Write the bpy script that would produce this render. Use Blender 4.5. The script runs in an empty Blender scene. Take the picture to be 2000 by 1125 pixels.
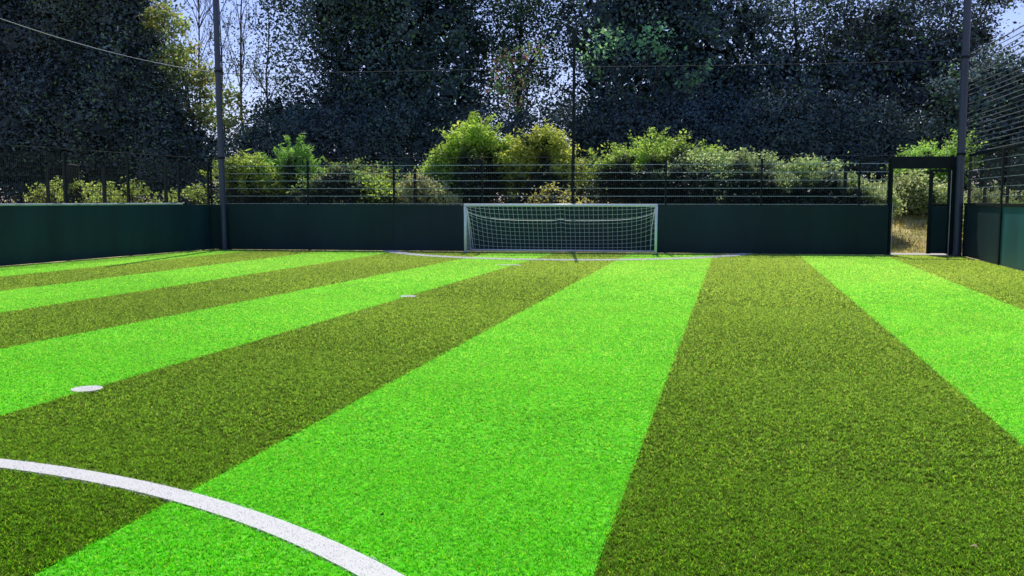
import bpy, math, numpy as np
from mathutils import Vector
rng = np.random.default_rng(7)
scene = bpy.context.scene
col = scene.collection

# ------------------------------------------------------------------ camera
F, YAW, PITCH, ROLL, H = 1800.0, .2355, .0952, .0009, 1.3507
cam_d = bpy.data.cameras.new('camera'); cam = bpy.data.objects.new('camera', cam_d); col.objects.link(cam)
cam_d.sensor_width = 36; cam_d.lens = 36*F/2000; cam_d.clip_end = 6000; cam_d.clip_start = .05
fw = Vector((-math.sin(YAW)*math.cos(PITCH), math.cos(YAW)*math.cos(PITCH), -math.sin(PITCH)))
rt = Vector((math.cos(YAW), math.sin(YAW), 0)); up = rt.cross(fw)
rt2 = rt*math.cos(ROLL)+up*math.sin(ROLL); up2 = up*math.cos(ROLL)-rt*math.sin(ROLL)
from mathutils import Matrix
m = Matrix((rt2, up2, -fw)).transposed().to_4x4(); m.translation = (0, 0, H)
cam.matrix_world = m
scene.camera = cam
def at(px, py, D):
    """world point at depth y=D seen in direction (px,py) of the survey photo"""
    d = fw + rt2*((px-1000)/F) - up2*((py-562.5)/F)
    p = d*(D/d.y); return (p.x, p.y, p.z+H)

# ------------------------------------------------------------------ light
SUN_EL = math.radians(54); SUN_AZ = math.radians(-11)   # azimuth from +Y towards +X
S = Vector((math.sin(SUN_AZ)*math.cos(SUN_EL), math.cos(SUN_AZ)*math.cos(SUN_EL), math.sin(SUN_EL)))
ld = bpy.data.lights.new('sun', 'SUN'); lo = bpy.data.objects.new('sun', ld); col.objects.link(lo)
ld.energy = 5.0; ld.angle = math.radians(.5); ld.color = (1, .95, .86)
lo.rotation_euler = S.to_track_quat('Z', 'Y').to_euler(); lo.location = (0, 60, 60)
w = bpy.data.worlds.new('World'); scene.world = w; w.use_nodes = True
nt = w.node_tree; bg = nt.nodes['Background']
sky = nt.nodes.new('ShaderNodeTexSky'); sky.sky_type = 'NISHITA'; sky.sun_disc = False
sky.sun_elevation = SUN_EL; sky.sun_rotation = SUN_AZ; sky.air_density = 1.0; sky.dust_density = .6; sky.ozone_density = 3.0
mx = nt.nodes.new('ShaderNodeMix'); mx.data_type = 'RGBA'; mx.blend_type = 'MULTIPLY'; mx.inputs[0].default_value = 1
mx.inputs[7].default_value = (.86, .80, 1.04, 1)
nt.links.new(sky.outputs[0], mx.inputs[6]); nt.links.new(mx.outputs[2], bg.inputs[0])
bg.inputs[1].default_value = .15
scene.view_settings.view_transform = 'Standard'; scene.view_settings.look = 'None'; scene.view_settings.exposure = 0
scene.render.engine = 'CYCLES'

# ------------------------------------------------------------------ materials
def new_mat(name):
    m = bpy.data.materials.new(name); m.use_nodes = True
    return m, m.node_tree, m.node_tree.nodes['Principled BSDF']
def surf(name, c, rough=.6, metal=0, var=.15, scale=3, bump=.0, spec=.5, stretch=(1, 1, 1), c2=None, bscale=60):
    m, t, p = new_mat(name); n = t.nodes; L = t.links
    tc = n.new('ShaderNodeNewGeometry'); mp = n.new('ShaderNodeMapping'); mp.inputs['Scale'].default_value = stretch
    L.new(tc.outputs['Position'], mp.inputs[0])
    nz = n.new('ShaderNodeTexNoise'); nz.inputs['Scale'].default_value = scale; nz.inputs['Detail'].default_value = 8
    L.new(mp.outputs[0], nz.inputs['Vector'])
    r = n.new('ShaderNodeValToRGB'); L.new(nz.outputs[0], r.inputs[0])
    a = [max(0, x*(1-var)) for x in c]; b = [min(1, x*(1+var)) for x in (c2 or c)]
    r.color_ramp.elements[0].position = .3; r.color_ramp.elements[1].position = .7
    r.color_ramp.elements[0].color = (*a, 1); r.color_ramp.elements[1].color = (*b, 1)
    L.new(r.outputs[0], p.inputs['Base Color'])
    p.inputs['Roughness'].default_value = rough; p.inputs['Metallic'].default_value = metal
    p.inputs['Specular IOR Level'].default_value = spec
    if bump:
        n2 = n.new('ShaderNodeTexNoise'); n2.inputs['Scale'].default_value = bscale; n2.inputs['Detail'].default_value = 6
        L.new(mp.outputs[0], n2.inputs['Vector'])
        b = n.new('ShaderNodeBump'); b.inputs['Strength'].default_value = bump; b.inputs['Distance'].default_value = .02
        L.new(n2.outputs[0], b.inputs['Height']); L.new(b.outputs[0], p.inputs['Normal'])
    return m
def foliage(name, trans=.4, rough=.5, spec=.35, tint=(1, 1, 1), tboost=(1.25, 1.2, .6)):
    """diffuse + translucent leaf, colour comes from the per-leaf attribute"""
    m, t, p = new_mat(name); n = t.nodes; L = t.links
    at_ = n.new('ShaderNodeAttribute'); at_.attribute_name = 'Col'
    L.new(at_.outputs['Color'], p.inputs['Base Color'])
    p.inputs['Roughness'].default_value = rough; p.inputs['Specular IOR Level'].default_value = spec
    tr = n.new('ShaderNodeBsdfTranslucent')
    mul = n.new('ShaderNodeMix'); mul.data_type = 'RGBA'; mul.blend_type = 'MULTIPLY'; mul.inputs[0].default_value = 1
    mul.inputs[7].default_value = (*tboost, 1); L.new(at_.outputs['Color'], mul.inputs[6]); L.new(mul.outputs[2], tr.inputs[0])
    mixs = n.new('ShaderNodeMixShader'); mixs.inputs[0].default_value = trans
    L.new(p.outputs[0], mixs.inputs[1]); L.new(tr.outputs[0], mixs.inputs[2])
    L.new(mixs.outputs[0], n['Material Output'].inputs[0])
    return m
M = dict(
    board_left=surf('board_green_left', (.010, .040, .046), .55, spec=.35, var=.3, scale=1.2, stretch=(1, 1, .25), bump=.15),
    board=surf('board_green', (.007, .030, .036), .55, spec=.35, var=.3, scale=1.2, stretch=(1, 1, .25), bump=.15),
    board_teal=surf('board_teal', (.026, .14, .14), .45, var=.3, scale=1.5, stretch=(1, 1, .3), bump=.15),
    post=surf('post_dark_green', (.007, .014, .017), .6, spec=.25, var=.2, scale=8),
    galv=surf('post_grey_paint', (.055, .065, .11), .4, metal=.15, var=.15, scale=5, stretch=(1, 1, .2)),
    wire=surf('wire_coated', (.46, .54, .60), .35, metal=.3, var=.15, scale=2),
    wire_v=surf('wire_coated_dark', (.015, .03, .03), .5, var=.1),
    cap=surf('cap_rail_pale', (.5, .52, .52), .5, var=.25, scale=6),
    white=surf('goal_paint', (.93, .94, .95), .3, var=.08, scale=12),
    cord=surf('net_cord_white', (.80, .86, .86), .7, var=.1, scale=10),
    rope=surf('rope_pale', (.45, .46, .55), .7, var=.2, scale=20),
    netting=surf('netting_dark', (.02, .025, .03), .8, var=.2),
    netting_r=surf('netting_twine', (.17, .16, .19), .8, var=.3, scale=3),
    bark=surf('bark', (.06, .05, .045), .9, var=.4, scale=6, stretch=(1, 1, .3), bump=.6, bscale=25),
    bark_dark=surf('bark_shaded', (.012, .014, .013), .95, var=.4, scale=6, bump=.5),
    concrete=surf('concrete', (.42, .40, .36), .85, var=.15, scale=7, bump=.3),
    leaf=foliage('leaf', .52, spec=.3, tboost=(1.1, 1.05, .75)),
    leaf_dark=foliage('leaf_dark', .08, rough=.8, spec=.05),
    blade=foliage('turf_fibre', .45, rough=.7, spec=.03, tboost=(1.4, 1.3, .6)),
    white_blade=foliage('turf_fibre_white', .3, rough=.6, spec=.2, tboost=(1, 1, 1)),
    scrap=surf('dry_leaf', (.62, .52, .26), .8, var=.3, scale=30),
    scrap_dark=surf('dark_scrap', (.02, .04, .03), .8, var=.3, scale=30),
)
def turf_mat(name, c, c2):
    m = surf(name, c, .9, var=.12, scale=1.3, c2=c2, spec=.0)
    t = m.node_tree; n = t.nodes; L = t.links; p = n['Principled BSDF']
    # fine fibre texture multiplied over the large-scale wear
    tc = n.new('ShaderNodeNewGeometry')
    nz = n.new('ShaderNodeTexNoise'); nz.inputs['Scale'].default_value = 45; nz.inputs['Detail'].default_value = 4
    L.new(tc.outputs['Position'], nz.inputs['Vector'])
    r = n.new('ShaderNodeMapRange'); r.inputs[1].default_value = .3; r.inputs[2].default_value = .7; r.inputs[3].default_value = .45; r.inputs[4].default_value = 1.25
    L.new(nz.outputs[0], r.inputs[0])
    src = p.inputs['Base Color'].links[0].from_socket
    vm = n.new('ShaderNodeVectorMath'); vm.operation = 'SCALE'; L.new(src, vm.inputs[0]); L.new(r.outputs[0], vm.inputs['Scale'])
    L.new(vm.outputs[0], p.inputs['Base Color'])
    return m
M['turf_bright'] = turf_mat('turf_lime', (.11, .50, .03), (.13, .56, .035))
M['turf_olive'] = turf_mat('turf_olive', (.075, .125, .015), (.09, .145, .018))
M['line'] = surf('line_white', (.62, .60, .62), .8, var=.06, scale=20)
M['ground'] = surf('dry_grass_ground', (.26, .21, .09), .95, var=.35, scale=2.2, c2=(.52, .42, .19), bump=.8, bscale=12)

# ------------------------------------------------------------------ helpers
def tag(o, label=None, cat=None, group=None, kind=None):
    for k, v in (('label', label), ('category', cat), ('group', group), ('kind', kind)):
        if v: o[k] = v
    return o
def empty(name, loc, rz=0):
    o = bpy.data.objects.new(name, None); o.empty_display_size = .2; col.objects.link(o)
    o.location = loc; o.rotation_euler.z = rz
    return o
def mesh_np(name, V, Fc, mat, parent=None, cols=None, smooth=False, normals=None):
    """V (n,3), Fc (m,k) numpy; cols (n,3) per vertex colour"""
    me = bpy.data.meshes.new(name); V = np.ascontiguousarray(V, dtype=np.float32); Fc = np.ascontiguousarray(Fc, dtype=np.int32)
    k = Fc.shape[1]; me.vertices.add(len(V)); me.vertices.foreach_set('co', V.ravel())
    me.loops.add(Fc.size); me.loops.foreach_set('vertex_index', Fc.ravel())
    me.polygons.add(len(Fc)); me.polygons.foreach_set('loop_start', np.arange(0, Fc.size, k, dtype=np.int32))
    me.polygons.foreach_set('loop_total', np.full(len(Fc), k, dtype=np.int32))
    if smooth: me.polygons.foreach_set('use_smooth', np.ones(len(Fc), dtype=bool))
    me.update(calc_edges=True)
    if cols is not None:
        a = me.color_attributes.new('Col', 'FLOAT_COLOR', 'POINT')
        c4 = np.ones((len(V), 4), dtype=np.float32); c4[:, :3] = cols; a.data.foreach_set('color', c4.ravel())
    if normals is not None:
        me.polygons.foreach_set('use_smooth', np.ones(len(Fc), dtype=bool)); me.normals_split_custom_set_from_vertices(normals)
    me.materials.append(mat)
    o = bpy.data.objects.new(name, me); col.objects.link(o)
    if parent: o.parent = parent
    return o
class MB:
    def __init__(s): s.v = []; s.f = []
    def box(s, x0, y0, z0, x1, y1, z1):
        b = len(s.v)
        s.v += [(x0, y0, z0), (x1, y0, z0), (x1, y1, z0), (x0, y1, z0), (x0, y0, z1), (x1, y0, z1), (x1, y1, z1), (x0, y1, z1)]
        s.f += [tuple(b+i for i in q) for q in ((0, 3, 2, 1), (4, 5, 6, 7), (0, 1, 5, 4), (1, 2, 6, 5), (2, 3, 7, 6), (3, 0, 4, 7))]; return s
    def tube(s, pts, r, n=6, cap=True):
        pts = [Vector(p) for p in pts]; rs = r if isinstance(r, (list, tuple)) else [r]*len(pts)
        base = len(s.v); ref = None
        for i, p in enumerate(pts):
            d = (pts[min(i+1, len(pts)-1)]-pts[max(i-1, 0)]).normalized()
            if ref is None: ref = Vector((0, 0, 1)) if abs(d.z) < .9 else Vector((1, 0, 0))
            a = d.cross(ref).normalized(); b = d.cross(a).normalized(); ref = b.cross(d)*1 if False else ref
            for k in range(n):
                t = 2*math.pi*k/n+math.pi/n; s.v.append(tuple(p+a*math.cos(t)*rs[i]+b*math.sin(t)*rs[i]))
        for i in range(len(pts)-1):
            for k in range(n):
                q = base+i*n; s.f.append((q+k, q+(k+1) % n, q+n+(k+1) % n, q+n+k))
        if cap:
            s.f.append(tuple(base+k for k in range(n))[::-1]); q = base+(len(pts)-1)*n; s.f.append(tuple(q+k for k in range(n)))
        return s
    def build(s, name, mat, parent=None, smooth=False, bevel=0):
        me = bpy.data.meshes.new(name); me.from_pydata(s.v, [], s.f); me.materials.append(mat)
        if smooth: me.polygons.foreach_set('use_smooth', [True]*len(me.polygons))
        me.update(); o = bpy.data.objects.new(name, me); col.objects.link(o)
        if parent: o.parent = parent
        if bevel:
            b = o.modifiers.new('bevel', 'BEVEL'); b.width = bevel; b.segments = 2
        return o

# ------------------------------------------------------------------ the pitch outline
def back_y(x): return 23.886+.1027*x
def left_x(y): return -15.704+.0856*y
RX = 5.418
CL = (-13.78, 22.47); CR = (RX, back_y(RX))

# ground sheet with a low bank outside the fences
def axis(a, b):
    near = np.linspace(a, b, 150); far = np.array([6, 15, 40, 100, 300, 900, 2500.])
    return np.concatenate([(a-far)[::-1], near, b+far])
gx, gy = axis(-45, 35), axis(-20, 60)
X, Y = np.meshgrid(gx, gy)
dout = np.maximum.reduce([Y-back_y(X)-.9, left_x(Y)-X-1.0, X-RX-1.0, -14-Y])
t = np.clip(dout/4.5, 0, 1); Z = -.05+(t*t*(3-2*t))*.95+np.where(dout > 0, .05*np.sin(X*1.7)*np.cos(Y*1.3+X), 0)*np.clip(dout, 0, 1)
nx, ny = len(gx), len(gy); idx = np.arange(nx*ny).reshape(ny, nx)
Fc = np.stack([idx[:-1, :-1], idx[:-1, 1:], idx[1:, 1:], idx[1:, :-1]], -1).reshape(-1, 4)
tag(mesh_np('ground', np.stack([X, Y, Z], -1).reshape(-1, 3), Fc, M['ground'], smooth=True), kind='structure')
def ground_z(x, y):
    d = max(y-back_y(x)-.9, left_x(y)-x-1.0, x-RX-1.0); t = min(max(d/4.5, 0), 1); return -.05+(t*t*(3-2*t))*.95

def sheet(name, pts, z, mat):
    V = np.array([(x, y, z) for x, y in pts]); return tag(mesh_np(name, V, np.arange(len(pts)).reshape(1, -1), mat), kind='structure')
Y0 = -12
sheet('artificial_turf', [(left_x(Y0)+.02, Y0), (RX-.02, Y0), (CR[0]-.02, CR[1]-.03), (CL[0]+.02, CL[1])], 0, M['turf_olive'])
# stripe boundaries: (x at y=0, slope)
BND = {3: (5.6, 0), 2: (3.38, .0098), 1: (1.58, -.0003), 0: (-.462, -.0003), -1: (-2.40, -.0066), -2: (-4.44, .002), -3: (-6.62, .03), -4: (-8.48, 0), -5: (-10.5, .002), -6: (-12.6, .012), -7: (-15.2, 0.0)}
def bx(i, y): a, b = BND[i]; return a+b*y
def stripe_bright(x, y):
    r = np.zeros(len(x), bool)
    for lo_, hi in ((1, 2), (-1, 0), (-3, -2), (-5, -4)): r |= (x > bx(lo_, y)) & (x < bx(hi, y))
    r |= x < bx(-6, y)
    return r
for lo_, hi in ((1, 2), (-1, 0), (-3, -2), (-5, -4)):
    xa, xb = bx(lo_, 23), bx(hi, 23)
    sheet('light_turf_stripe', [(bx(lo_, Y0), Y0), (bx(hi, Y0), Y0), (xb, back_y(xb)-.03), (xa, back_y(xa)-.03)], .004, M['turf_bright'])
xa = bx(-6, 22)
sheet('light_turf_stripe', [(left_x(Y0)+.03, Y0), (bx(-6, Y0), Y0), (xa, back_y(xa)-.03), (CL[0]+.03, CL[1]-.01)], .004, M['turf_bright'])

# markings
CC, CRAD, CW = (-4.0, -.98), 4.86, .125
DC, DRAD, DW = (-4.45, 25.30), 4.98, .34
SPOTS = [((-4.45, 5.58), .105), ((-4.40, 12.13), .11)]
TICK = (-4.75, -4.25, 18.42, 18.54)
def in_marks(x, y, j=0):
    r1 = np.abs(np.hypot(x-CC[0], y-CC[1])-CRAD) < CW/2+j
    r2 = (np.abs(np.hypot(x-DC[0], y-DC[1])-DRAD) < DW/2+j)
    r3 = np.zeros(len(x), bool)
    for (c, r) in SPOTS: r3 |= np.hypot(x-c[0], y-c[1]) < r+j
    r4 = (x > TICK[0]) & (x < TICK[1]) & (y > TICK[2]) & (y < TICK[3])
    return r1, r2, r3, r4
def blades(x, y, h, wd, bend=1.4):
    """triangular fibres: 4-vertex bent blades -> (V,F)"""
    n = len(x); a = rng.uniform(0, 2*np.pi, n); ln = rng.uniform(0, 2*np.pi, n)
    wx, wy = np.cos(a)*wd/2, np.sin(a)*wd/2; q = rng.uniform(.1, 1, n)*bend*h; dx, dy = np.cos(ln)*q, np.sin(ln)*q
    z0 = np.full(n, .0); b = np.stack([x-wx, y-wy, z0], -1); c = np.stack([x+wx, y+wy, z0], -1)
    m1 = np.stack([x+wx*.8+dx*.35, y+wy*.8+dy*.35, h*.6], -1); m0 = np.stack([x-wx*.8+dx*.35, y-wy*.8+dy*.35, h*.6], -1)
    tp = np.stack([x+wx*.3+dx, y+wy*.3+dy, h], -1); tq = np.stack([x-wx*.3+dx, y-wy*.3+dy, h], -1)
    V = np.stack([b, c, m1, m0, tp, tq], 1).reshape(-1, 3); i = np.arange(n)[:, None]*6
    Fq = np.concatenate([i+np.array([[0, 1, 2, 3]]), i+np.array([[3, 2, 4, 5]])], 0)
    return V, Fq
RINGS = [(2.4, 4.6, -4.6, 1.9, 30000, .015, .0032), (4.6, 7.5, -7.4, 3.2, 12500, .017, .0048), (7.5, 12, -11.5, 5.3, 5200, .019, .0068), (12, 24.3, -14.6, 5.38, 2100, .020, .0105)]
XY = []
for (ya, yb, xa, xb, dens, h, wd) in RINGS:
    per = 4 if ya < 7 else 2; nt_ = int((yb-ya)*(xb-xa)*dens/per); tx = rng.uniform(xa, xb, nt_); ty = rng.uniform(ya, yb, nt_); sg = .30/math.sqrt(dens/per)
    x = np.repeat(tx, per)+rng.normal(0, sg, nt_*per); y = np.repeat(ty, per)+rng.normal(0, sg, nt_*per); tb = np.repeat(rng.lognormal(-.03, .32, nt_), per)
    k = (y < back_y(x)-.05) & (x > left_x(y)+.05) & (x < RX-.04); x, y, tb = x[k], y[k], tb[k]; n = len(x)
    XY.append((x, y, h*rng.uniform(.6, 1.15, n), wd*rng.uniform(.7, 1.3, n), tb))
x, y, h, wd, tuft = [np.concatenate(q) for q in zip(*XY)]
jit = rng.normal(0, .009, len(x))
marks = in_marks(x, y+jit)
anym = marks[0] | marks[1] | marks[2] | marks[3]
br = stripe_bright(x+jit, y)
def patch(x, y):   # soft, large-scale wear
    return .5+.25*np.sin(x*1.1+2*np.sin(y*.6))+.25*np.sin(y*.9+1.7*np.sin(x*.8+1))
def blade_obj(name, k, base, spread, far):
    V, Fq = blades(x[k], y[k], h[k], wd[k]); n = k.sum()
    spr = spread*np.clip(1.15-y[k]/16, .22, 1)
    c = np.array(base)[None]*np.exp(rng.normal(0, 1, n)*spr)[:, None]
    g = np.clip((y[k]-3)/15, 0, 1)[:, None]**.75  # fades to a paler far colour, painting in sheen and haze over distance
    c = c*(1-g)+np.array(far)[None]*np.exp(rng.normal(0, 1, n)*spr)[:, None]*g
    c *= tuft[k][:, None]**np.clip(1.2-y[k]/14, .08, 1)[:, None]*(1+.16*(patch(x[k], y[k])-.5)+.02*np.clip(x[k]+2, -6, 6))[:, None]
    dry = rng.random(n) < np.where(y[k] < 9, .03, .006); c[dry] = c[dry]*.5+np.array([.30, .34, .06])*.5
    pale = rng.random(n) < np.where(y[k] > 7, .003, .0006); c[pale] = (.75, .72, .45)
    cv = np.repeat(c, 6, 0).reshape(n, 6, 3); fr = np.clip((y[k]-5)/9, 0, 1)[:, None, None]; cv[:, :2] *= .10+.65*fr; cv[:, 2:4] *= .88+.12*fr; cv[:, 4:] *= 1.32-.22*fr  # roots darkened, tips lifted: shade between fibres put into colour, less far off
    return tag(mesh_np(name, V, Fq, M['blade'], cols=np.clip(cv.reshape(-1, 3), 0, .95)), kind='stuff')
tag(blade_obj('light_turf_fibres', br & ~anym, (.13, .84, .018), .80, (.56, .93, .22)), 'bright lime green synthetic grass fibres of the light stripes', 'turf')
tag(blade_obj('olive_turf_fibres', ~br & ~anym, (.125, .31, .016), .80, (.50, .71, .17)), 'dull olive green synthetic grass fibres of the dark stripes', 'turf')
def marking(name, flatV, flatF, k):
    xk, yk, hk, wk = x[k], y[k], h[k]*.95, wd[k]*1.7
    q = flatV[flatF]; area = .5*np.linalg.norm(np.cross(q[:, 2]-q[:, 0], q[:, 3]-q[:, 1]), axis=1)   # extra dense pile on the paint
    ne = int(area.sum()*4000); fi = rng.choice(len(q), ne, p=area/area.sum()); a, b = rng.random((2, ne, 1))
    P = (q[fi, 0]*(1-a)+q[fi, 1]*a)*(1-b)+(q[fi, 3]*(1-a)+q[fi, 2]*a)*b
    P = P[(P[:, 1] > 2.2)]; P[:, :2] += rng.normal(0, .004, (len(P), 2))
    far = np.clip(P[:, 1]/24, .15, 1)
    xk, yk, hk, wk = np.r_[xk, P[:, 0]], np.r_[yk, P[:, 1]], np.r_[hk, .015+.014*far*rng.uniform(.7, 1.2, len(P))], np.r_[wk, .004+.016*far]
    n = len(xk); V, Fq = blades(xk, yk, hk*.9, wk, 1.5)
    V = np.concatenate([flatV, V]); Fq = np.concatenate([flatF, Fq+len(flatV)])
    c = np.repeat(np.clip(.84*rng.lognormal(0, .04, n), 0, .95)[:, None], 6, 0)*np.array([1, .985, .94])
    c = np.concatenate([np.tile([.80, .79, .76], (len(flatV), 1)), c])
    return tag(mesh_np(name, V, Fq, M['white_blade'], cols=c), kind='structure')
def ring(c, r, w_, a0, a1, n=96, z=.012):
    A = np.linspace(a0, a1, n); V = []
    for a in A: V += [(c[0]+(r-w_/2)*math.cos(a), c[1]+(r-w_/2)*math.sin(a), z), (c[0]+(r+w_/2)*math.cos(a), c[1]+(r+w_/2)*math.sin(a), z)]
    F_ = [(2*i, 2*i+1, 2*i+3, 2*i+2) for i in range(n-1)]
    return np.array(V), np.array(F_)
marking('centre_circle_line', *ring(CC, CRAD, CW, 0, 2*math.pi, 160), marks[0])
# the D ends at the foot of the board
def hit(s):
    a = -math.pi/2
    while DC[1]+DRAD*math.sin(a) < back_y(DC[0]+DRAD*math.cos(a))-.06: a += s*.002
    return a
marking('goal_area_line', *ring(DC, DRAD, DW, hit(-1), hit(1), 90), marks[1])
for c, r in SPOTS:
    V, F_ = ring(c, r/2, r, 0, 2*math.pi, 24); marking('pitch_spot', V, F_, marks[2] & (np.hypot(x-c[0], y-c[1]) < r+.2))
V = np.array([(TICK[0], TICK[2], .012), (TICK[1], TICK[2], .012), (TICK[1], TICK[3], .012), (TICK[0], TICK[3], .012)])
marking('pitch_tick_mark', V, np.array([[0, 1, 2, 3]]), marks[3])

# rough dry grass on the bank outside the gate and fences
n = 26000; gx_ = rng.uniform(-2, 9, n); gy_ = rng.uniform(24.9, 31, n); kk = (gy_ > back_y(gx_)+1.0) & (np.abs(gx_-4) < 5.5*rng.random(n)+.5); gx_, gy_ = gx_[kk], gy_[kk]; n = len(gx_)
V, Fq = blades(gx_, gy_, rng.uniform(.04, .17, n), rng.uniform(.006, .014, n), .9)
V[:, 2] += np.repeat([ground_z(a, b) for a, b in zip(gx_, gy_)], 6)
mixg = (.5+.5*np.sin(gx_*2.1+gy_*1.3)*np.sin(gy_*2.7))[:, None]
cg = (np.array((.46, .36, .15))*mixg+np.array((.20, .27, .07))*(1-mixg))*rng.lognormal(0, .4, n)[:, None]
tag(mesh_np('dry_grass', V, Fq, M['blade'], cols=np.clip(np.repeat(cg, 6, 0), 0, .9)), 'rough straw coloured grass on the bank outside the gate', 'grass', kind='stuff')

# ------------------------------------------------------------------ perimeter fences
BH = 1.22; MH = 2.36
def fence(name, A, B, bays, label, board_mat, cap=True, inward=1, mesh_to=None, wire='wire'):
    """fence along A->B; local x runs along it, local -y faces the pitch"""
    A = Vector((*A, 0)); B = Vector((*B, 0)); d = B-A; L = d.length
    t = empty(name, A, math.atan2(d.y, d.x)); tag(t, label, 'fence')
    for i in range(len(bays)-1):
        a, b = bays[i], bays[i+1]
        MB().box(a+.001, 0, .015, b-.001, .03, BH).build('board_panel', board_mat(i) if callable(board_mat) else board_mat, t, bevel=.001)
        if mesh_to is None or a < mesh_to:
            mb = MB(); z = BH+.03
            n = 0
            while z < MH:
                mb.box(a+.02, .036, z-.005, b-.02, .044, z+.005); mb.box(a+.02, .052, z-.005, b-.02, .060, z+.005); z += .2
            hw = mb.build('mesh_panel', M[wire], t)
            mv = MB(); xx = a+.05
            while xx < b-.02: mv.box(xx-.0022, .0455, BH-.1, xx+.0022, .0505, MH); xx += .05
            mv.build('vertical_wires', M['wire_v'], hw)
    for a in bays:
        MB().box(a-.027, .065, 0, a+.027, .12, MH+.03).build('fence_post', M['post'], t, bevel=.004)
    return t, L
dB = (Vector((*CR, 0))-Vector((*CL, 0))); LB = dB.length; cB = 1/math.sqrt(1+.1027**2)
def sB(x): return (x-CL[0])/cB
bays = [-.02, sB(-11.08), sB(-8.74), sB(-6.385), sB(-4.05), sB(-1.69), sB(.66), sB(3.0), sB(3.70)]
fb, _ = fence('perimeter_fence', CL, CR, bays, 'long dark green boarded fence with wire mesh above, behind the goal', M['board'])
# left fence: A at corner, runs towards the camera -> pitch must be on local -y side: go from camera end to the corner
yl0 = -4.0
Al = (left_x(yl0), yl0); LLen = math.hypot(CL[0]-Al[0], CL[1]-Al[1])
def sL(y): return (y-yl0)/(CL[1]-yl0)*LLen
jo = [21.29, 19.45, 17.5, 15.55, 13.2, 10.8, 8.4, 6, 3.6, 1.2, -1.2, -3.6]
bl = sorted([sL(v) for v in jo]+[LLen+.03])
# running A(near)->corner has the pitch on the right hand, i.e. local -y. good
fl, _ = fence('perimeter_fence', Al, CL, bl, 'left hand boarded fence with a pale sunlit top rail', M['board_left'], wire='wire_v')
MB().tube([(bl[0], .012, BH+.026), (sL(21.3), .012, BH+.026)], .026, 10).build('cap_rail', M['cap'], fl)
# right fence: from the corner towards the camera (pitch on local -y side)
Ar = (RX, CR[1]); Br = (RX, -4)
br_ = [.12]+[Ar[1]-v for v in (22.9, 21.1, 18.7, 16.3, 13.9, 11.5, 9.1, 6.7, 4.3, 1.9, -.5, -3)]
fr, _ = fence('perimeter_fence', Ar, Br, br_, 'right hand boarded fence with lighter teal panels beyond the gate', lambda i: M['board'] if i < 1 else (M['board_left'] if i < 2 else M['board_teal']))
MB().box(.14, -.02, BH+.002, Ar[1]+3, .034, BH+.07).build('cap_rail', M['post'], fr, bevel=.004)
MB().box(.14, .03, MH+.035, Ar[1]+3, .10, MH+.10).build('top_rail', M['post'], fr, bevel=.004)
for v in (21.1, 18.7): MB().box(Ar[1]-v-.05, -.03, 0, Ar[1]-v+.05, -.002, BH+1.2).build('stiffener', M['post'], fr, bevel=.004)

# ------------------------------------------------------------------ gate
gs0, gs1, gs2 = sB(3.77), sB(4.60), sB(5.10)
gt = empty('pedestrian_gate', (*CL, 0), math.atan2(dB.y, dB.x)); tag(gt, 'narrow dark steel gate standing partly open in the far right corner', 'gate')
MB().box(gs0-.05, -.02, 0, gs0, .06, MH+.08).build('gate_jamb', M['post'], gt, bevel=.004)
MB().box(gs2, -.02, 0, gs2+.06, .06, MH+.08).build('gate_jamb', M['post'], gt, bevel=.004)
MB().box(gs0+.002, -.01, 2.12, gs2-.002, .05, MH+.06).build('header_panel', M['post'], gt, bevel=.004)
mb = MB(); mb.box(sB(3.05), 0, MH-.02, gs0-.052, .04, MH+.03); mb.build('top_rail', M['post'], gt)
MB().box(gs2+.062, -.01, .0, LB-.01, .05, MH+.05).build('infill_panel', M['post'], gt, bevel=.003)
leaf = MB()
leaf.box(gs1, -.06, .05, gs1+.09, -.015, 2.1); leaf.box(gs2-.07, -.06, .05, gs2-.012, -.015, 2.1)
leaf.box(gs1+.092, -.055, 2.04, gs2-.072, -.02, 2.1); leaf.box(gs1+.092, -.055, 1.2, gs2-.072, -.02, 1.27)
lf = leaf.build('gate_leaf', M['post'], gt, bevel=.004)
MB().box(gs1+.092, -.05, .06, gs2-.072, -.03, 1.198).build('leaf_board', M['board'], lf)
MB().tube([(gs2-.005, -.075, .03), (gs2-.005, -.075, 2.08)], .009, 8).build('edge_strip', M['cap'], lf)
MB().box(gs1+.095, -.065, 1.28, gs1+.13, -.05, 1.5).build('latch', M['post'], lf)
mbk = MB().tube([(gs0+.008, -.03, .0), (gs0+.008, -.03, 1.3)], .008, 8); mbk.build('edge_strip', M['cap'], gt)
th = MB().box(gs0+.002, -.06, -.04, gs2+.3, .75, .022).build('threshold_slab', M['concrete'], None, bevel=.006)
th.location = (*CL, 0); th.rotation_euler.z = gt.rotation_euler.z; tag(th, kind='structure')

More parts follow.
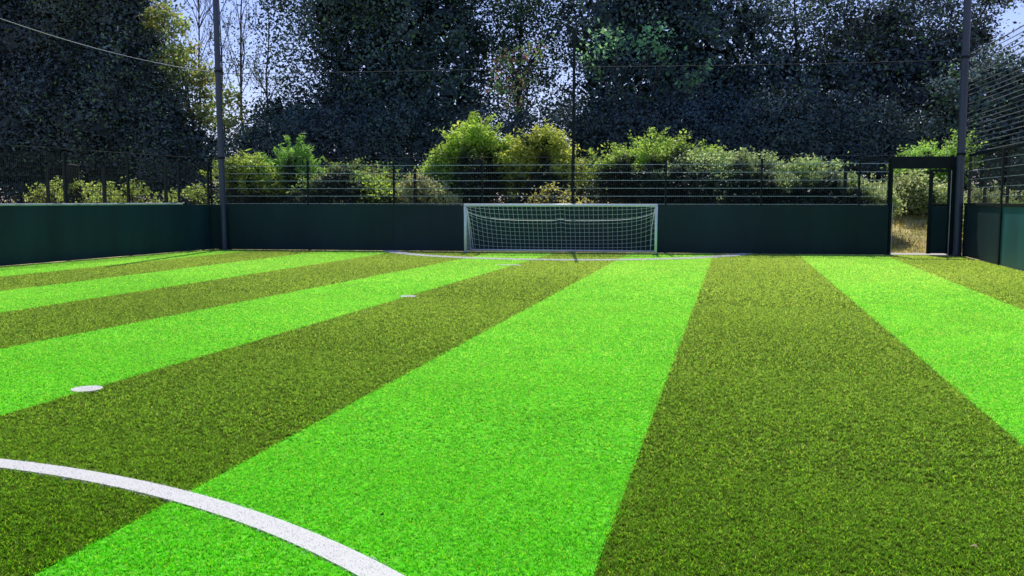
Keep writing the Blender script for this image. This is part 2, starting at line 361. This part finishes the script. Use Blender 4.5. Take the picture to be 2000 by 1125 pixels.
# ------------------------------------------------------------------ tall posts + ball stop netting
def tall_post(x, y, r, h, label, mat, lean=(0, 0), group='tall posts holding up the ball stop netting'):
    t = empty('net_post', (x, y, 0)); tag(t, label, 'post', group)
    MB().tube([(0, 0, 0), (lean[0]*.5, lean[1]*.5, h*.5), (lean[0], lean[1], h)], [r, r*.92, r*.8], 16).build('shaft', mat, t, smooth=False)
    MB().box(-r*1.8, -r*1.8, 0, r*1.8, r*1.8, .02).build('base_plate', M['post'], t, bevel=.003)
    for z in (2.46, 4.74): MB().tube([(lean[0]*z/h, lean[1]*z/h, z-.03), (lean[0]*z/h, lean[1]*z/h, z+.03)], r*1.1, 16).build('clamp_band', M['post'], t)
    return t
tall_post(-13.36, 22.38, .085, 9, 'tall grey round post at the left back corner of the pitch', M['galv'], (-.07, 0))
tall_post(5.285, 24.25, .095, 9, 'tall grey round post beside the open gate', M['galv'], (-.03, 0))
tall_post(-4.05, back_y(-4.05)+.16, .042, 5.65, 'thin dark net post rising behind the middle of the goal', M['post'])
def ball_net(name, A, B, z0, z1, sag, label, mat, rope_mat, th_h, th_v, step=.12, off=.15, rr=.012, nseg=4):
    A = Vector((*A, 0)); B = Vector((*B, 0)); d = B-A; L = d.length
    t = empty(name, A, math.atan2(d.y, d.x)); tag(t, label, 'netting')
    def top(u):  # droops between its posts
        if callable(sag): return sag(u)
        f = (u/L*nseg) % 1; return z1-sag*4*f*(1-f)
    mb = MB(); nz = int((z1-z0)/step); ns = int(L/.3)
    us = [L*i/ns for i in range(ns+1)]
    for j in range(nz+1):
        fr_ = j/nz; ph = rng.uniform(0, 6)
        pts = [(u, off+.02*math.sin(u*1.3+ph), z0+(top(u)-z0)*fr_+.005*math.sin(u*1.4+ph)) for u in us]
        mb.tube(pts, th_h, 3, cap=False)
    mb.build('netting', mat, t)
    mv = MB(); u = .06
    while u < L:
        mv.tube([(u, off, z0), (u, off+.015, top(u))], th_v, 3, cap=False); u += step*1.0
    mv.build('netting_uprights', M['netting'], t)
    MB().tube([(u, off, top(u)+.01) for u in us], rr, 6).build('top_rope', rope_mat, t)
    MB().tube([(u, off, z0-.01) for u in us], .004, 6).build('bottom_rope', M['netting'], t)
    return t
ball_net('ball_stop_net', CL, CR, MH+.1, 4.72, .03, 'wide dark ball stop net hanging above the fence behind the goal', M['netting'], M['netting'], .0022, .0015, nseg=2, rr=.006)
ball_net('ball_stop_net', (left_x(2), 2), CL, MH+.1, 4.9, lambda u: 4.70+min(.012*(u+2-20.4)**2, 1.4), 'dark ball stop net with a drooping pale rope above the left fence', M['netting'], M['rope'], .004, .002, off=-.02, rr=.008, nseg=1)
ball_net('ball_stop_net', Ar, (RX, 2), MH+.12, 4.85, .1, 'taut ball stop net with visible rows of twine above the right fence', M['netting_r'], M['netting_r'], .011, .002, step=.105, off=.02, rr=.014, nseg=2)

# ------------------------------------------------------------------ goal
gl = Vector(at(909, 494.3, 22.40)); gl.z = 0
ga = math.atan(.1027)
GW, GH, GD = 4.76, 1.22, .80
g = empty('football_goal', (gl.x, gl.y, 0), ga); tag(g, 'low wide white steel goal with a sagging white net in front of the boards', 'goal')
R_ = .034
MB().tube([(0, 0, .01), (0, 0, GH)], R_, 14).build('goal_post', M['white'], g, smooth=True)
MB().tube([(GW, 0, .01), (GW, 0, GH)], R_, 14).build('goal_post', M['white'], g, smooth=True)
MB().tube([(-.03, 0, GH+.002), (GW+.03, 0, GH+.002)], R_*1.02, 14).build('crossbar', M['white'], g, smooth=True)
MB().tube([(.0, GD, .05), (GW, GD, .05)], .026, 12).build('ground_bar', M['white'], g, smooth=True)
for s in (0, GW):
    MB().tube([(s, .04, .03), (s, GD-.03, .045)], .024, 12).build('side_bar', M['white'], g, smooth=True)
    MB().tube([(s, .03, GH-.04), (s, .22, GH-.10), (s, .34, GH-.2), (s, .62, .5), (s, GD, .08)], .014, 8).build('back_stay', M['white'], g, smooth=True)
    MB().box(s-.06, -.07, .0, s+.06, .05, .03).build('foot', M['post'], g, bevel=.004)
def netp(u, v):
    # u 0..1 across, v 0..1 from crossbar to ground bar; rows gather up towards both top corners
    e = min(u, 1-u)*GW
    gather = math.exp(-e/.42)
    vv = v*(1-gather*.75*(1-v)) if v > 0 else 0
    z = GH*(1-vv); yy = GD*(vv**.8)
    bump = .035*math.exp(-((u-.5)*GW/.12)**2)*math.sin(math.pi*min(v*1.6, 1))
    sagy = .14*math.sin(math.pi*v)*(1-gather)
    return (u*GW, min(yy+sagy*.5, GD+.02), z+bump-.05*math.sin(math.pi*v)*(1-gather)+.04*v)
net = MB(); nu, nv = 40, 11
for i in range(nu+1): net.tube([netp(i/nu, j/16) for j in range(17)], .0045, 4, cap=False)
for j in range(nv+1): net.tube([netp(i/80, j/nv) for i in range(81)], .0045, 4, cap=False)
no = net.build('net', M['cord'], g)
MB().tube([netp(i/80, .30) for i in range(81)], .006, 5, cap=False).build('net_cord', M['white'], no)
for s in (0, GW):   # side nets
    sn = MB()
    for k in range(1, 8):
        yy = GD*k/8; zt = GH*(1-(k/8)**1.3); sn.tube([(s, yy, .04), (s, yy, zt)], .003, 4, cap=False)
    for k in range(1, 10):
        z = GH*k/10; sn.tube([(s, .02, z), (s, GD*(1-(z/GH))**.75, z)], .003, 4, cap=False)
    sn.tube([(s+(.04 if s == 0 else -.04), .05, GH-.1), (s+(.1 if s == 0 else -.1), .2, GH*.55), (s+(.12 if s == 0 else -.12), .45, .1)], .009, 5)
    sn.build('side_net', M['cord'], g)

# ------------------------------------------------------------------ vegetation
def leaves(P, size, base, var=.35, updir=.3, elong=1.5, hue=None, huep=0, droop=0):
    """P (n,3) leaf positions -> quad diamonds"""
    n = len(P)
    nrm = rng.normal(size=(n, 3)); nrm[:, 2] = np.abs(nrm[:, 2])+updir; nrm /= np.linalg.norm(nrm, axis=1)[:, None]
    a = rng.normal(size=(n, 3)); a -= (a*nrm).sum(1)[:, None]*nrm; a /= np.linalg.norm(a, axis=1)[:, None]
    b = np.cross(nrm, a); s = size*rng.uniform(.6, 1.35, n)[:, None]
    V = np.stack([P-a*s*elong/2, P+b*s*.42-nrm*s*.1, P+a*s*elong/2, P-b*s*.42-nrm*s*.1], 1)
    base = np.array(base); base = (base*.9+base.mean()*.1)*(1.45 if base[1] > .2 else 1)
    c = base[None]*rng.lognormal(0, var, n)[:, None]
    if hue is not None:
        k = rng.random(n) < huep; c[k] = np.array(hue)[None]*rng.lognormal(0, var*.7, k.sum())[:, None]
    return V.reshape(-1, 3), np.arange(n*4).reshape(-1, 4), np.repeat(np.clip(c, 0, .9), 4, 0)
def blob_points(cx, cy, cz, rx, ry, rz, n, clumps, sig, shell=.55):
    k = rng.normal(size=(clumps, 3)); k /= np.linalg.norm(k, axis=1)[:, None]
    r = rng.uniform(shell, 1.0, clumps)[:, None]**.6*rng.uniform(.75, 1.12, clumps)[:, None]
    C = k*r*np.array([rx, ry, rz])+np.array([cx, cy, cz])
    i = rng.integers(0, clumps, n); sg = sig*rng.uniform(.5, 1.4, clumps)[i][:, None]
    return C[i]+rng.normal(size=(n, 3))*sg*np.array([1, 1, .7])
def veg(name, label, cat, loc, blobs, size, base, group=None, dens=60, mat='leaf_dark', trunk=True, core=True, sig=.35, hue=None, huep=0, elong=1.5, var=.2, cl=3.4, tr=.16, updir=.3, clump_var=.4, extra=None, prof=None):
    """blobs: world (x,y,z,rx,ry,rz,densityfactor)"""
    t = empty(name, loc); tag(t, label, cat, group)
    if name == 'broadleaf_tree' and hue is None: hue, huep = (.15, .30, .11), .09  # a few brighter green leaves paint sunlit spots into the crown
    if name in ('broadleaf_tree', 'dark_shrub'): size *= .72 if name == 'broadleaf_tree' else .52; dens *= 1.75 if name == 'broadleaf_tree' else 2.6; clump_var = .35 if name == 'broadleaf_tree' else .1; base = tuple((.9 if name == 'broadleaf_tree' else .85)*np.array(base)*rng.uniform(.9, 1.1, 3)); core_s = .5
    L = np.array(loc); VV = []; FF = []; CCc = []; NN = []; off = 0; soft = mat == 'leaf_dark'
    def crown_normals(V, F_, c0):   # leaves turn with the surface of their bough, so the crown shades as a volume
        q = V.reshape(-1, 4, 3); n_ = np.cross(q[:, 1]-q[:, 0], q[:, 3]-q[:, 0]); n_ /= np.linalg.norm(n_, axis=1)[:, None]+1e-9
        o_ = q.mean(1)-c0; o_ /= np.linalg.norm(o_, axis=1)[:, None]+1e-9
        fl = (n_*o_).sum(1) < 0; F_ = F_.copy(); F_[fl] = F_[fl][:, ::-1]; n_[fl] *= -1
        m_ = o_*.75+n_*.38; m_ /= np.linalg.norm(m_, axis=1)[:, None]; return F_, np.repeat(m_, 4, 0)
    if extra is not None:
        V, F_, c = leaves(extra, size*.9, base, var, hue=hue, huep=huep, elong=elong, updir=updir)
        VV.append(V-L); FF.append(F_+off); CCc.append(c); off += len(V)
    for (x, y, z, rx, ry, rz, df) in blobs:
        area = 4*math.pi*((rx*ry+ry*rz+rx*rz)/3)
        n = int(area*dens*df); cln = max(4, int(area*cl))
        P = blob_points(x, y, z, rx, ry, rz, n, cln, sig)
        P = P[P[:, 2] > ground_z(x, y)]
        V, F_, c = leaves(P, size, base, var, hue=hue, huep=huep, elong=elong, updir=updir)
        # clump scale light/dark variation
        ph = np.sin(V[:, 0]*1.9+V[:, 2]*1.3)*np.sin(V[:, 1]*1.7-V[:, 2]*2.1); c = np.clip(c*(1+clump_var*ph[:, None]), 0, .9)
        if prof: c = prof(V, c)
        F2, N2 = crown_normals(V, F_, np.array([x, y, z])); F_ = F2 if soft else F_; NN.append(N2)
        VV.append(V-L); FF.append(F_+off); CCc.append(c); off += len(V)
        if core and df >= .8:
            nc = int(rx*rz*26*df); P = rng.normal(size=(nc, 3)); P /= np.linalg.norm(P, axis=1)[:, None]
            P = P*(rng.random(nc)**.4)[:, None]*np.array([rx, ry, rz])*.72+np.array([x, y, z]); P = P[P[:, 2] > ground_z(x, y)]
            V, F_, c = leaves(P, (.62 if name != 'dark_shrub' else .3) if mat == 'leaf_dark' else .3, np.array(base)*.6 if mat == 'leaf_dark' else (.04, .06, .055), .2, elong=1.3)  # oversized inner leaves, coloured darker to paint the shade inside the crown
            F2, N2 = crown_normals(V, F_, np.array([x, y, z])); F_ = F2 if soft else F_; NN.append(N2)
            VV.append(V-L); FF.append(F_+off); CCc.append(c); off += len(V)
    mesh_np('crown', np.concatenate(VV), np.concatenate(FF), M[mat], t, np.concatenate(CCc), normals=np.concatenate(NN) if soft else None)
    if trunk:
        mb = MB(); top = max(blobs, key=lambda b: b[2])
        zt = top[2]-loc[2]; mid = Vector(((top[0]-loc[0])*.3, (top[1]-loc[1])*.3, zt*.5))
        mb.tube([(0, 0, -.1), (mid.x*.3, mid.y*.3, zt*.22), tuple(mid), (top[0]-loc[0], top[1]-loc[1], zt)], [tr, tr*.8, tr*.55, tr*.15], 8)
        for b in blobs:
            e = Vector((b[0]-loc[0], b[1]-loc[1], b[2]-loc[2])); s0 = mid*rng.uniform(.6, 1.1)
            mb.tube([tuple(s0), tuple(s0.lerp(e, .5)+Vector((0, 0, .2))), tuple(e), tuple(e+Vector((rng.uniform(-1, 1), rng.uniform(-1, 1), .8))*b[3]*.6)], [tr*.4, tr*.28, tr*.16, .015], 6)
            for _ in range(3):
                q = e+Vector(rng.uniform(-1, 1, 3))*b[3]*.8; mb.tube([tuple(s0.lerp(e, rng.uniform(.4, 1))), tuple(q)], [tr*.16, .01], 5)
        mb.build('trunk', M['bark'], t)
    return t
def B_(px, py, D, rx, rz=None, df=1.0, ry=None):
    p = at(px, py, D); rz = rz or rx; return (p[0], p[1], p[2], rx, ry or rx, rz, df)
def base_at(px, D):
    p = at(px, 400, D); return (p[0], D, ground_z(p[0], D))
DK = (.100, .165, .185)  # bluish lift in the leaf colour stands in for haze
G1 = 'large shaded trees in a line beyond the fences'
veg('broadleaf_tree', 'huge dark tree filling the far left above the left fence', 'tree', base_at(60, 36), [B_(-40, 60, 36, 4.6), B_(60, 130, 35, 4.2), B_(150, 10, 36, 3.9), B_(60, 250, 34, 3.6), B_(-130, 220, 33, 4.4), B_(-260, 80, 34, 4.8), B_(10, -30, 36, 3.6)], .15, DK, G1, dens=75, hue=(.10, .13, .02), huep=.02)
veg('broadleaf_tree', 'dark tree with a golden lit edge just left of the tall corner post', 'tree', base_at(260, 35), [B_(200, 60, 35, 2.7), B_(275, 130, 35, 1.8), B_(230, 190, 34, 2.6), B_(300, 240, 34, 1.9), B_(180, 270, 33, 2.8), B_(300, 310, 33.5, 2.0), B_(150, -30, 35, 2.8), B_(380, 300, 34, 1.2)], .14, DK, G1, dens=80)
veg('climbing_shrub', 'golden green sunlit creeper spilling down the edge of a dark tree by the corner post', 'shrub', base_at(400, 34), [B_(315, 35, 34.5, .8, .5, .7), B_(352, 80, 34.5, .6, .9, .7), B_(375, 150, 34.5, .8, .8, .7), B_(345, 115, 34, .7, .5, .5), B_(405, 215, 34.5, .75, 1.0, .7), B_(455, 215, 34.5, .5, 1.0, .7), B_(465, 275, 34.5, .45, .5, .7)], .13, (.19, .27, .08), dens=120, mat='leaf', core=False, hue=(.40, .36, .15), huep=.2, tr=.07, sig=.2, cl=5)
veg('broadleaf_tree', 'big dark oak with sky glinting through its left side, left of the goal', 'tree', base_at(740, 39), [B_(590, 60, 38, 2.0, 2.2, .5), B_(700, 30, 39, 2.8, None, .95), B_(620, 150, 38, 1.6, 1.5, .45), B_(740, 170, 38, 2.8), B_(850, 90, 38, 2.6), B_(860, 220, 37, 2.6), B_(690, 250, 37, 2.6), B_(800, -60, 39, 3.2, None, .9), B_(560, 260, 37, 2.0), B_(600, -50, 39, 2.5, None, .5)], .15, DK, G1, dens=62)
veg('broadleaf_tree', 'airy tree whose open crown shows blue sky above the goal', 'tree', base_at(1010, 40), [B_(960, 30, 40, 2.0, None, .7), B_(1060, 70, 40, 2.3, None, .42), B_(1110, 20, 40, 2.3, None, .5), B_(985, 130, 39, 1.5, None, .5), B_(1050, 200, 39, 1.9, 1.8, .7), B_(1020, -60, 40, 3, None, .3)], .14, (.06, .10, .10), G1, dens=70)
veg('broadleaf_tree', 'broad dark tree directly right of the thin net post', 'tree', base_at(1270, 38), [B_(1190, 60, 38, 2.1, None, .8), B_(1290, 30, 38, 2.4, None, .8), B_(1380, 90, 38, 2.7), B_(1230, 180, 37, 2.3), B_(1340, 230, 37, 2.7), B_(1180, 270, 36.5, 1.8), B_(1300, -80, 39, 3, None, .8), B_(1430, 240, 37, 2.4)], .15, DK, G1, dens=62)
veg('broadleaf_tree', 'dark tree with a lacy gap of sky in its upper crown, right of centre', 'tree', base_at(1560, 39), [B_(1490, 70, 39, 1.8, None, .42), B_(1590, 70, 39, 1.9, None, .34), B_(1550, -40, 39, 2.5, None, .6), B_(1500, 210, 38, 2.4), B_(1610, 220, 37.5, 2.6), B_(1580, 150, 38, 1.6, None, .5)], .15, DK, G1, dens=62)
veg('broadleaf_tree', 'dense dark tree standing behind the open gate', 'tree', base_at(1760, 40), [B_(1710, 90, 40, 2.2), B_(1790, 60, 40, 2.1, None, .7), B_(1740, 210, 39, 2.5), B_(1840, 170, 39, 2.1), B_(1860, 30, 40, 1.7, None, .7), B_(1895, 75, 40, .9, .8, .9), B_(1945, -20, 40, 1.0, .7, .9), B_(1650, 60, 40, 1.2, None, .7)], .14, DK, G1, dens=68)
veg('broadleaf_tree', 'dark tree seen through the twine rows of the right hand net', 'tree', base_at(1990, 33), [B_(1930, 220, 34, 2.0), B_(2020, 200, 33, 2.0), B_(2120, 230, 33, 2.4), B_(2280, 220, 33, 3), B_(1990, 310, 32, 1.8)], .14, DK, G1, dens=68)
# red tree, then canopy patches with sunlight painted into raised leaf colours
veg('young_tree', 'slender red leaved tree between the dark trees above the goal', 'tree', base_at(1000, 35), [B_(1000, 130, 35, .8, .9, .45), B_(1040, 100, 35, .5, .6, .35), B_(990, 190, 34, .7, .6, .5)], .12, (.34, .20, .20), dens=80, mat='leaf', core=False, sig=.18, tr=.05, hue=(.2, .38, .16), huep=.65)
veg('young_tree', 'branchy tree, sunlight painted into its green leaves, right of the thin net post', 'tree', base_at(1220, 34.5), [B_(1190, 80, 34.5, .9, .6, .4), B_(1270, 75, 34.5, .8, .6, .35), B_(1300, 110, 34.5, .35, .3, .5), B_(1150, 120, 34.5, .5, .5, .25)], .12, (.20, .46, .24), dens=75, mat='leaf', core=False, sig=.2, tr=.05)
veg('young_tree', 'small leafy shoot with sunlight painted into its leaves, against the dark trees right of centre', 'tree', base_at(1350, 34), [B_(1345, 155, 34, .42, .3, .5), B_(1375, 130, 34, .25, .25, .4)], .13, (.24, .5, .24), dens=75, mat='leaf', core=False, sig=.14, tr=.04)
# thin bare trees in the gap on the left
def bare_tree(px, D, top, label, spread, lean, nb):
    loc = base_at(px, D); t = empty('bare_tree', loc); tag(t, label, 'tree', 'thin bare trees in the gap of sky')
    mb = MB(); h = top
    P = [Vector((0, 0, -.1))]
    for k in range(1, 9): P.append(Vector((lean*h*k/8+rng.normal(0, .07), rng.normal(0, .07), h*k/8)))
    mb.tube([tuple(p) for p in P], [.085*(1-.1*k) for k in range(9)], 7)
    tw = []
    def twig(s, d, l, r, lv):
        e = s+d*l; m_ = s.lerp(e, .5)+Vector(rng.normal(0, .05, 3))*l; mb.tube([tuple(s), tuple(m_), tuple(e)], [r, r*.7, r*.35], 4); tw.append(e)
        if lv:
            for _ in range(4):
                q = rng.uniform(.3, 1); dd = (d+Vector(rng.normal(0, .45, 3))+Vector((0, 0, .15))).normalized(); twig(s.lerp(e, q), dd, l*rng.uniform(.4, .65), r*.5, lv-1)
    for _ in range(nb):
        k = rng.integers(3, 8); s = P[k].lerp(P[k+1] if k < 8 else P[8], rng.random()); a = rng.uniform(0, 6.28)
        twig(s, Vector((math.cos(a)*spread, math.sin(a)*spread, 1)).normalized(), rng.uniform(1.2, 2.4), .026, 2)
    mb.build('trunk', M['bark'], t)
    Q = np.array([tuple(e) for e in tw]); i = rng.integers(0, len(Q), 2600); Q = Q[i]+rng.normal(0, .16, (2600, 3)); Q = Q[(Q[:, 2] < h*.5+rng.random(len(Q))**2*h*.42)]
    V, F_, c = leaves(Q, .085, (.10, .17, .12), .3); mesh_np('crown', V, F_, M['leaf_dark'], t, c)
bare_tree(395, 42, 11.5, 'leftmost thin bare tree in the sky gap, just left of the tall corner post', .55, .01, 16)
bare_tree(445, 43, 11, 'thin bare tree partly behind the tall corner post', .5, -.01, 14)
bare_tree(482, 41, 12.5, 'tallest thin bare tree with forked stem right of the corner post', .5, -.01, 15)
bare_tree(515, 42, 10.5, 'bare tree leaning towards the dark oak at the edge of the sky gap', .7, .06, 14)
# shaded understorey
G2 = 'shaded shrubs under the trees'
for px, py, r, lab in ((40, 310, 1.9, 'dark shrub at the far left under the huge tree'), (560, 300, 2.2, 'dark shrub under the bare trees'), (690, 300, 2.3, 'dark shrub under the oak left of the goal'), (810, 300, 2.3, 'dark shrub between the oak and the bright bushes'),
                    (1130, 300, 2.3, 'dark shrub behind the thin net post'), (1400, 290, 2.5, 'dark shrub behind the bramble mound'), (1530, 290, 2.4, 'dark shrub right of the bramble mound'), (1660, 290, 2.3, 'dark shrub left of the gate'), (950, 300, 2.2, 'dark shrub hidden behind the bright bushes'),
                    (1260, 300, 2.3, 'dark shrub behind the bright crest of the mound'), (1790, 310, 1.7, 'dark shrub behind the gate header'), (200, 300, 1.6, 'dark shrub behind the middle of the left fence'), (340, 330, 1.8, 'dark shrub under the tree with the golden edge'), (460, 330, 1.8, 'dark shrub at the foot of the bare trees')):
    veg('dark_shrub', lab, 'shrub', base_at(px, 34), [B_(px, py, 34, r, r*.85), B_(px+30, py+70, 33.5, r*.9, r*.6)], .16, DK, G2, dens=70, tr=.06)
# bright bushes in front
G3 = 'sunlit bushes growing against the back fence'
YG = (.30, .42, .06); MG = (.16, .27, .06); PG = (.34, .42, .20)
def bush(px, top, wpx, D, label, base, dens=330, size=.064, nb=6, dark=.5, shoots=14, slen=.5, flat=.42, **kw):
    mp = D/1800.0*1.03; R = wpx/2*mp; loc = base_at(px, D); zt = at(px, top, D)[2]; zb = loc[2]
    h = zt-zb; bl = [(loc[0], D, zb+h*.45, R*.8, R*.7, h*.45, 1)]
    for k in range(nb):
        a = -1+2*(k+.5)/nb; rr = R*rng.uniform(.26, .48)
        bl.append((loc[0]+a*R*.85, D+rng.uniform(-.4, .4), zb+h*(.92-flat*abs(a)**1.5)*rng.uniform(.86, 1.0)-rr*.6, rr, rr, rr*rng.uniform(.7, 1.1), 1))
    sh = []
    for _ in range(shoots):   # arching shoots that break the outline
        a = rng.uniform(-1, 1); p0 = np.array([loc[0]+a*R*.9, D+rng.uniform(-.5, .3), zb+h*(.86-flat*abs(a)**1.5)]); an = rng.normal(a*.5, .45)
        L_ = slen*rng.uniform(.4, 1.15); n = int(46*L_)+6; u = rng.random(n)
        P = p0+np.stack([np.sin(an)*u*L_*(1+u*.5), np.zeros(n), np.cos(an)*u*L_-(.35*L_*u*u)], -1)+rng.normal(0, .045, (n, 3)); sh.append(P)
    kw.setdefault('mat', 'leaf')
    def prof(V, c):  # lower leaves coloured darker, painting the shade beneath the lit crest
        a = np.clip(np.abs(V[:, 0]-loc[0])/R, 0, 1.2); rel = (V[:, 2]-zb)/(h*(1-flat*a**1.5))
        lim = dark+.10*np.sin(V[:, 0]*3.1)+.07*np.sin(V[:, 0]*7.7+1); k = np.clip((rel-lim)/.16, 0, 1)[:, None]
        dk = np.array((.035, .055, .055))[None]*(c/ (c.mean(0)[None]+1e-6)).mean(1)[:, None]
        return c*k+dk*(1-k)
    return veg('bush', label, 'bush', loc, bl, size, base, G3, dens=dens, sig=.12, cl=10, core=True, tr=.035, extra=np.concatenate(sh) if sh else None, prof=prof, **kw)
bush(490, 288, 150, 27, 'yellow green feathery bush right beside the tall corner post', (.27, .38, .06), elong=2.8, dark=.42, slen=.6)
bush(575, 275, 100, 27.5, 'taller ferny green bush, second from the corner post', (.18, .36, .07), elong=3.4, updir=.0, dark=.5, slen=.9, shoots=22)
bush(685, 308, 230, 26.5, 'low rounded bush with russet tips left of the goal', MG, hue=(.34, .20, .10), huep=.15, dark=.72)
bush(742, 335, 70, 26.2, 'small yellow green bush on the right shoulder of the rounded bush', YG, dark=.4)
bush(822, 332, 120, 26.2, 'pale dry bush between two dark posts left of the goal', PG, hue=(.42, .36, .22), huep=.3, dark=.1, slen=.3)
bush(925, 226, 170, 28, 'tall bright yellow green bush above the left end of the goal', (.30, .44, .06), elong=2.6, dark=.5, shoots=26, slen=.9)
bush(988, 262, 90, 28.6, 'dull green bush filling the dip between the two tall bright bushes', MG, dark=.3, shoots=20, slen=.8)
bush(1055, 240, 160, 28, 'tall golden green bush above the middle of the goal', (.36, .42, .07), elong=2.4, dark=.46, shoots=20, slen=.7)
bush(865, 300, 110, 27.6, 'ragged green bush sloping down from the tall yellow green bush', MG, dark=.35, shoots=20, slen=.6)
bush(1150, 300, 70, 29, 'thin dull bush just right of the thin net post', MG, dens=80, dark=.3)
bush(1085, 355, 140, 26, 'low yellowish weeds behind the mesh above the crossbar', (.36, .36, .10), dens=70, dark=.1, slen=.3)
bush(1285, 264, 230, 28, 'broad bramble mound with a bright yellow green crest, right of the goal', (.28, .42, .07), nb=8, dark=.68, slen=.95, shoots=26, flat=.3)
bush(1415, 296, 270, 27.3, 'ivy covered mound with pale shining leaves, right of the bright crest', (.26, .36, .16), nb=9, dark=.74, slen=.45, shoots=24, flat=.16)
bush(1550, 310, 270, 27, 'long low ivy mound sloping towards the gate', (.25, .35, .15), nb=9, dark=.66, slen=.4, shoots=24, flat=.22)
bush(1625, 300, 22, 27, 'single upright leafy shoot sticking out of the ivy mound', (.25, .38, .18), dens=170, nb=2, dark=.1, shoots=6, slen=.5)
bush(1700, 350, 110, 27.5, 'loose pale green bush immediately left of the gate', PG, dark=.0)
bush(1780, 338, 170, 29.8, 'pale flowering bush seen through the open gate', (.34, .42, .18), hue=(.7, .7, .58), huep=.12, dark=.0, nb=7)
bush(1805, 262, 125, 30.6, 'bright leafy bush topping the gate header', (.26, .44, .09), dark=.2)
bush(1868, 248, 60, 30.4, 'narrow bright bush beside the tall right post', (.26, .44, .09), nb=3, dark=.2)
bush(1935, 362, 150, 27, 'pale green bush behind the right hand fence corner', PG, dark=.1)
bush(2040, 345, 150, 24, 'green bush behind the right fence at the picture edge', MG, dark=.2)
G4 = None
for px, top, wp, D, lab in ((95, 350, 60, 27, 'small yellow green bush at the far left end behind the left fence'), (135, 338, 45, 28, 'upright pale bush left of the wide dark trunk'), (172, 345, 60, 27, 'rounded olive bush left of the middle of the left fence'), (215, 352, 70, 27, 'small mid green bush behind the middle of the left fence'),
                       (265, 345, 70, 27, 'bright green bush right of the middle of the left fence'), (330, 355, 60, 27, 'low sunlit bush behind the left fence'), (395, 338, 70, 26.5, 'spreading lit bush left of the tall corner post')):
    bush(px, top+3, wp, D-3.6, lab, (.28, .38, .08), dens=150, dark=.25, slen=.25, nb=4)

# outer fence seen behind (dark posts between the bushes)
of = empty('outer_fence', (0, 0, 0)); tag(of, 'dark post and rail fence standing among the bushes beyond the pitch', 'fence')
for px in (95, 205, 325, 811, 1649):
    p = at(px, 400, 25.6 if px > 700 else 22.3); z0 = ground_z(p[0], p[1])
    MB().box(p[0]-.04, p[1]-.03, z0-.1, p[0]+.04, p[1]+.03, 2.25).build('fence_post', M['post'], of)
tp = base_at(145, 23.2); tt = empty('tree_stump', tp); tag(tt, 'wide dark dead trunk behind the left fence', 'tree')
MB().tube([(0, 0, -.1), (.02, 0, .8), (-.02, 0, 1.2), (.03, 0, 1.5)], [.26, .21, .19, .17], 10).build('trunk', M['bark_dark'], tt)

# small leaves dropped on the turf
def scrap(px, py, s, mat, label, rz):
    d = fw + rt2*((px-1000)/F) - up2*((py-562.5)/F); k = -H/d.z; p = (d.x*k, d.y*k, .024)
    V = [(-s, 0, 0), (-s*.4, s*.4, .006), (s*.4, s*.35, .009), (s, 0, .002), (s*.4, -s*.4, .004), (-s*.4, -s*.35, .007), (0, 0, .001)]
    me = bpy.data.meshes.new('fallen_leaf'); me.from_pydata(V, [], [(0, 1, 6), (1, 2, 6), (2, 3, 6), (3, 4, 6), (4, 5, 6), (5, 0, 6)]); me.materials.append(mat)
    o = bpy.data.objects.new('fallen_leaf', me); col.objects.link(o); o.location = p; o.rotation_euler = (0, 0, rz); tag(o, label, 'leaf', 'fallen leaves on the turf')
scrap(746, 1017, .010, M['scrap_dark'], 'tiny dark leaf on the light stripe near the centre circle line', .4)
scrap(1902, 1080, .016, M['scrap'], 'tiny dry leaf on the olive stripe at bottom right', 0)
scrap(852, 688, .014, M['scrap'], 'tiny dry leaf on the olive stripe left of centre', 1)
scrap(1370, 707, .016, M['scrap'], 'tiny pale leaf at the edge of the right olive stripe', 1)
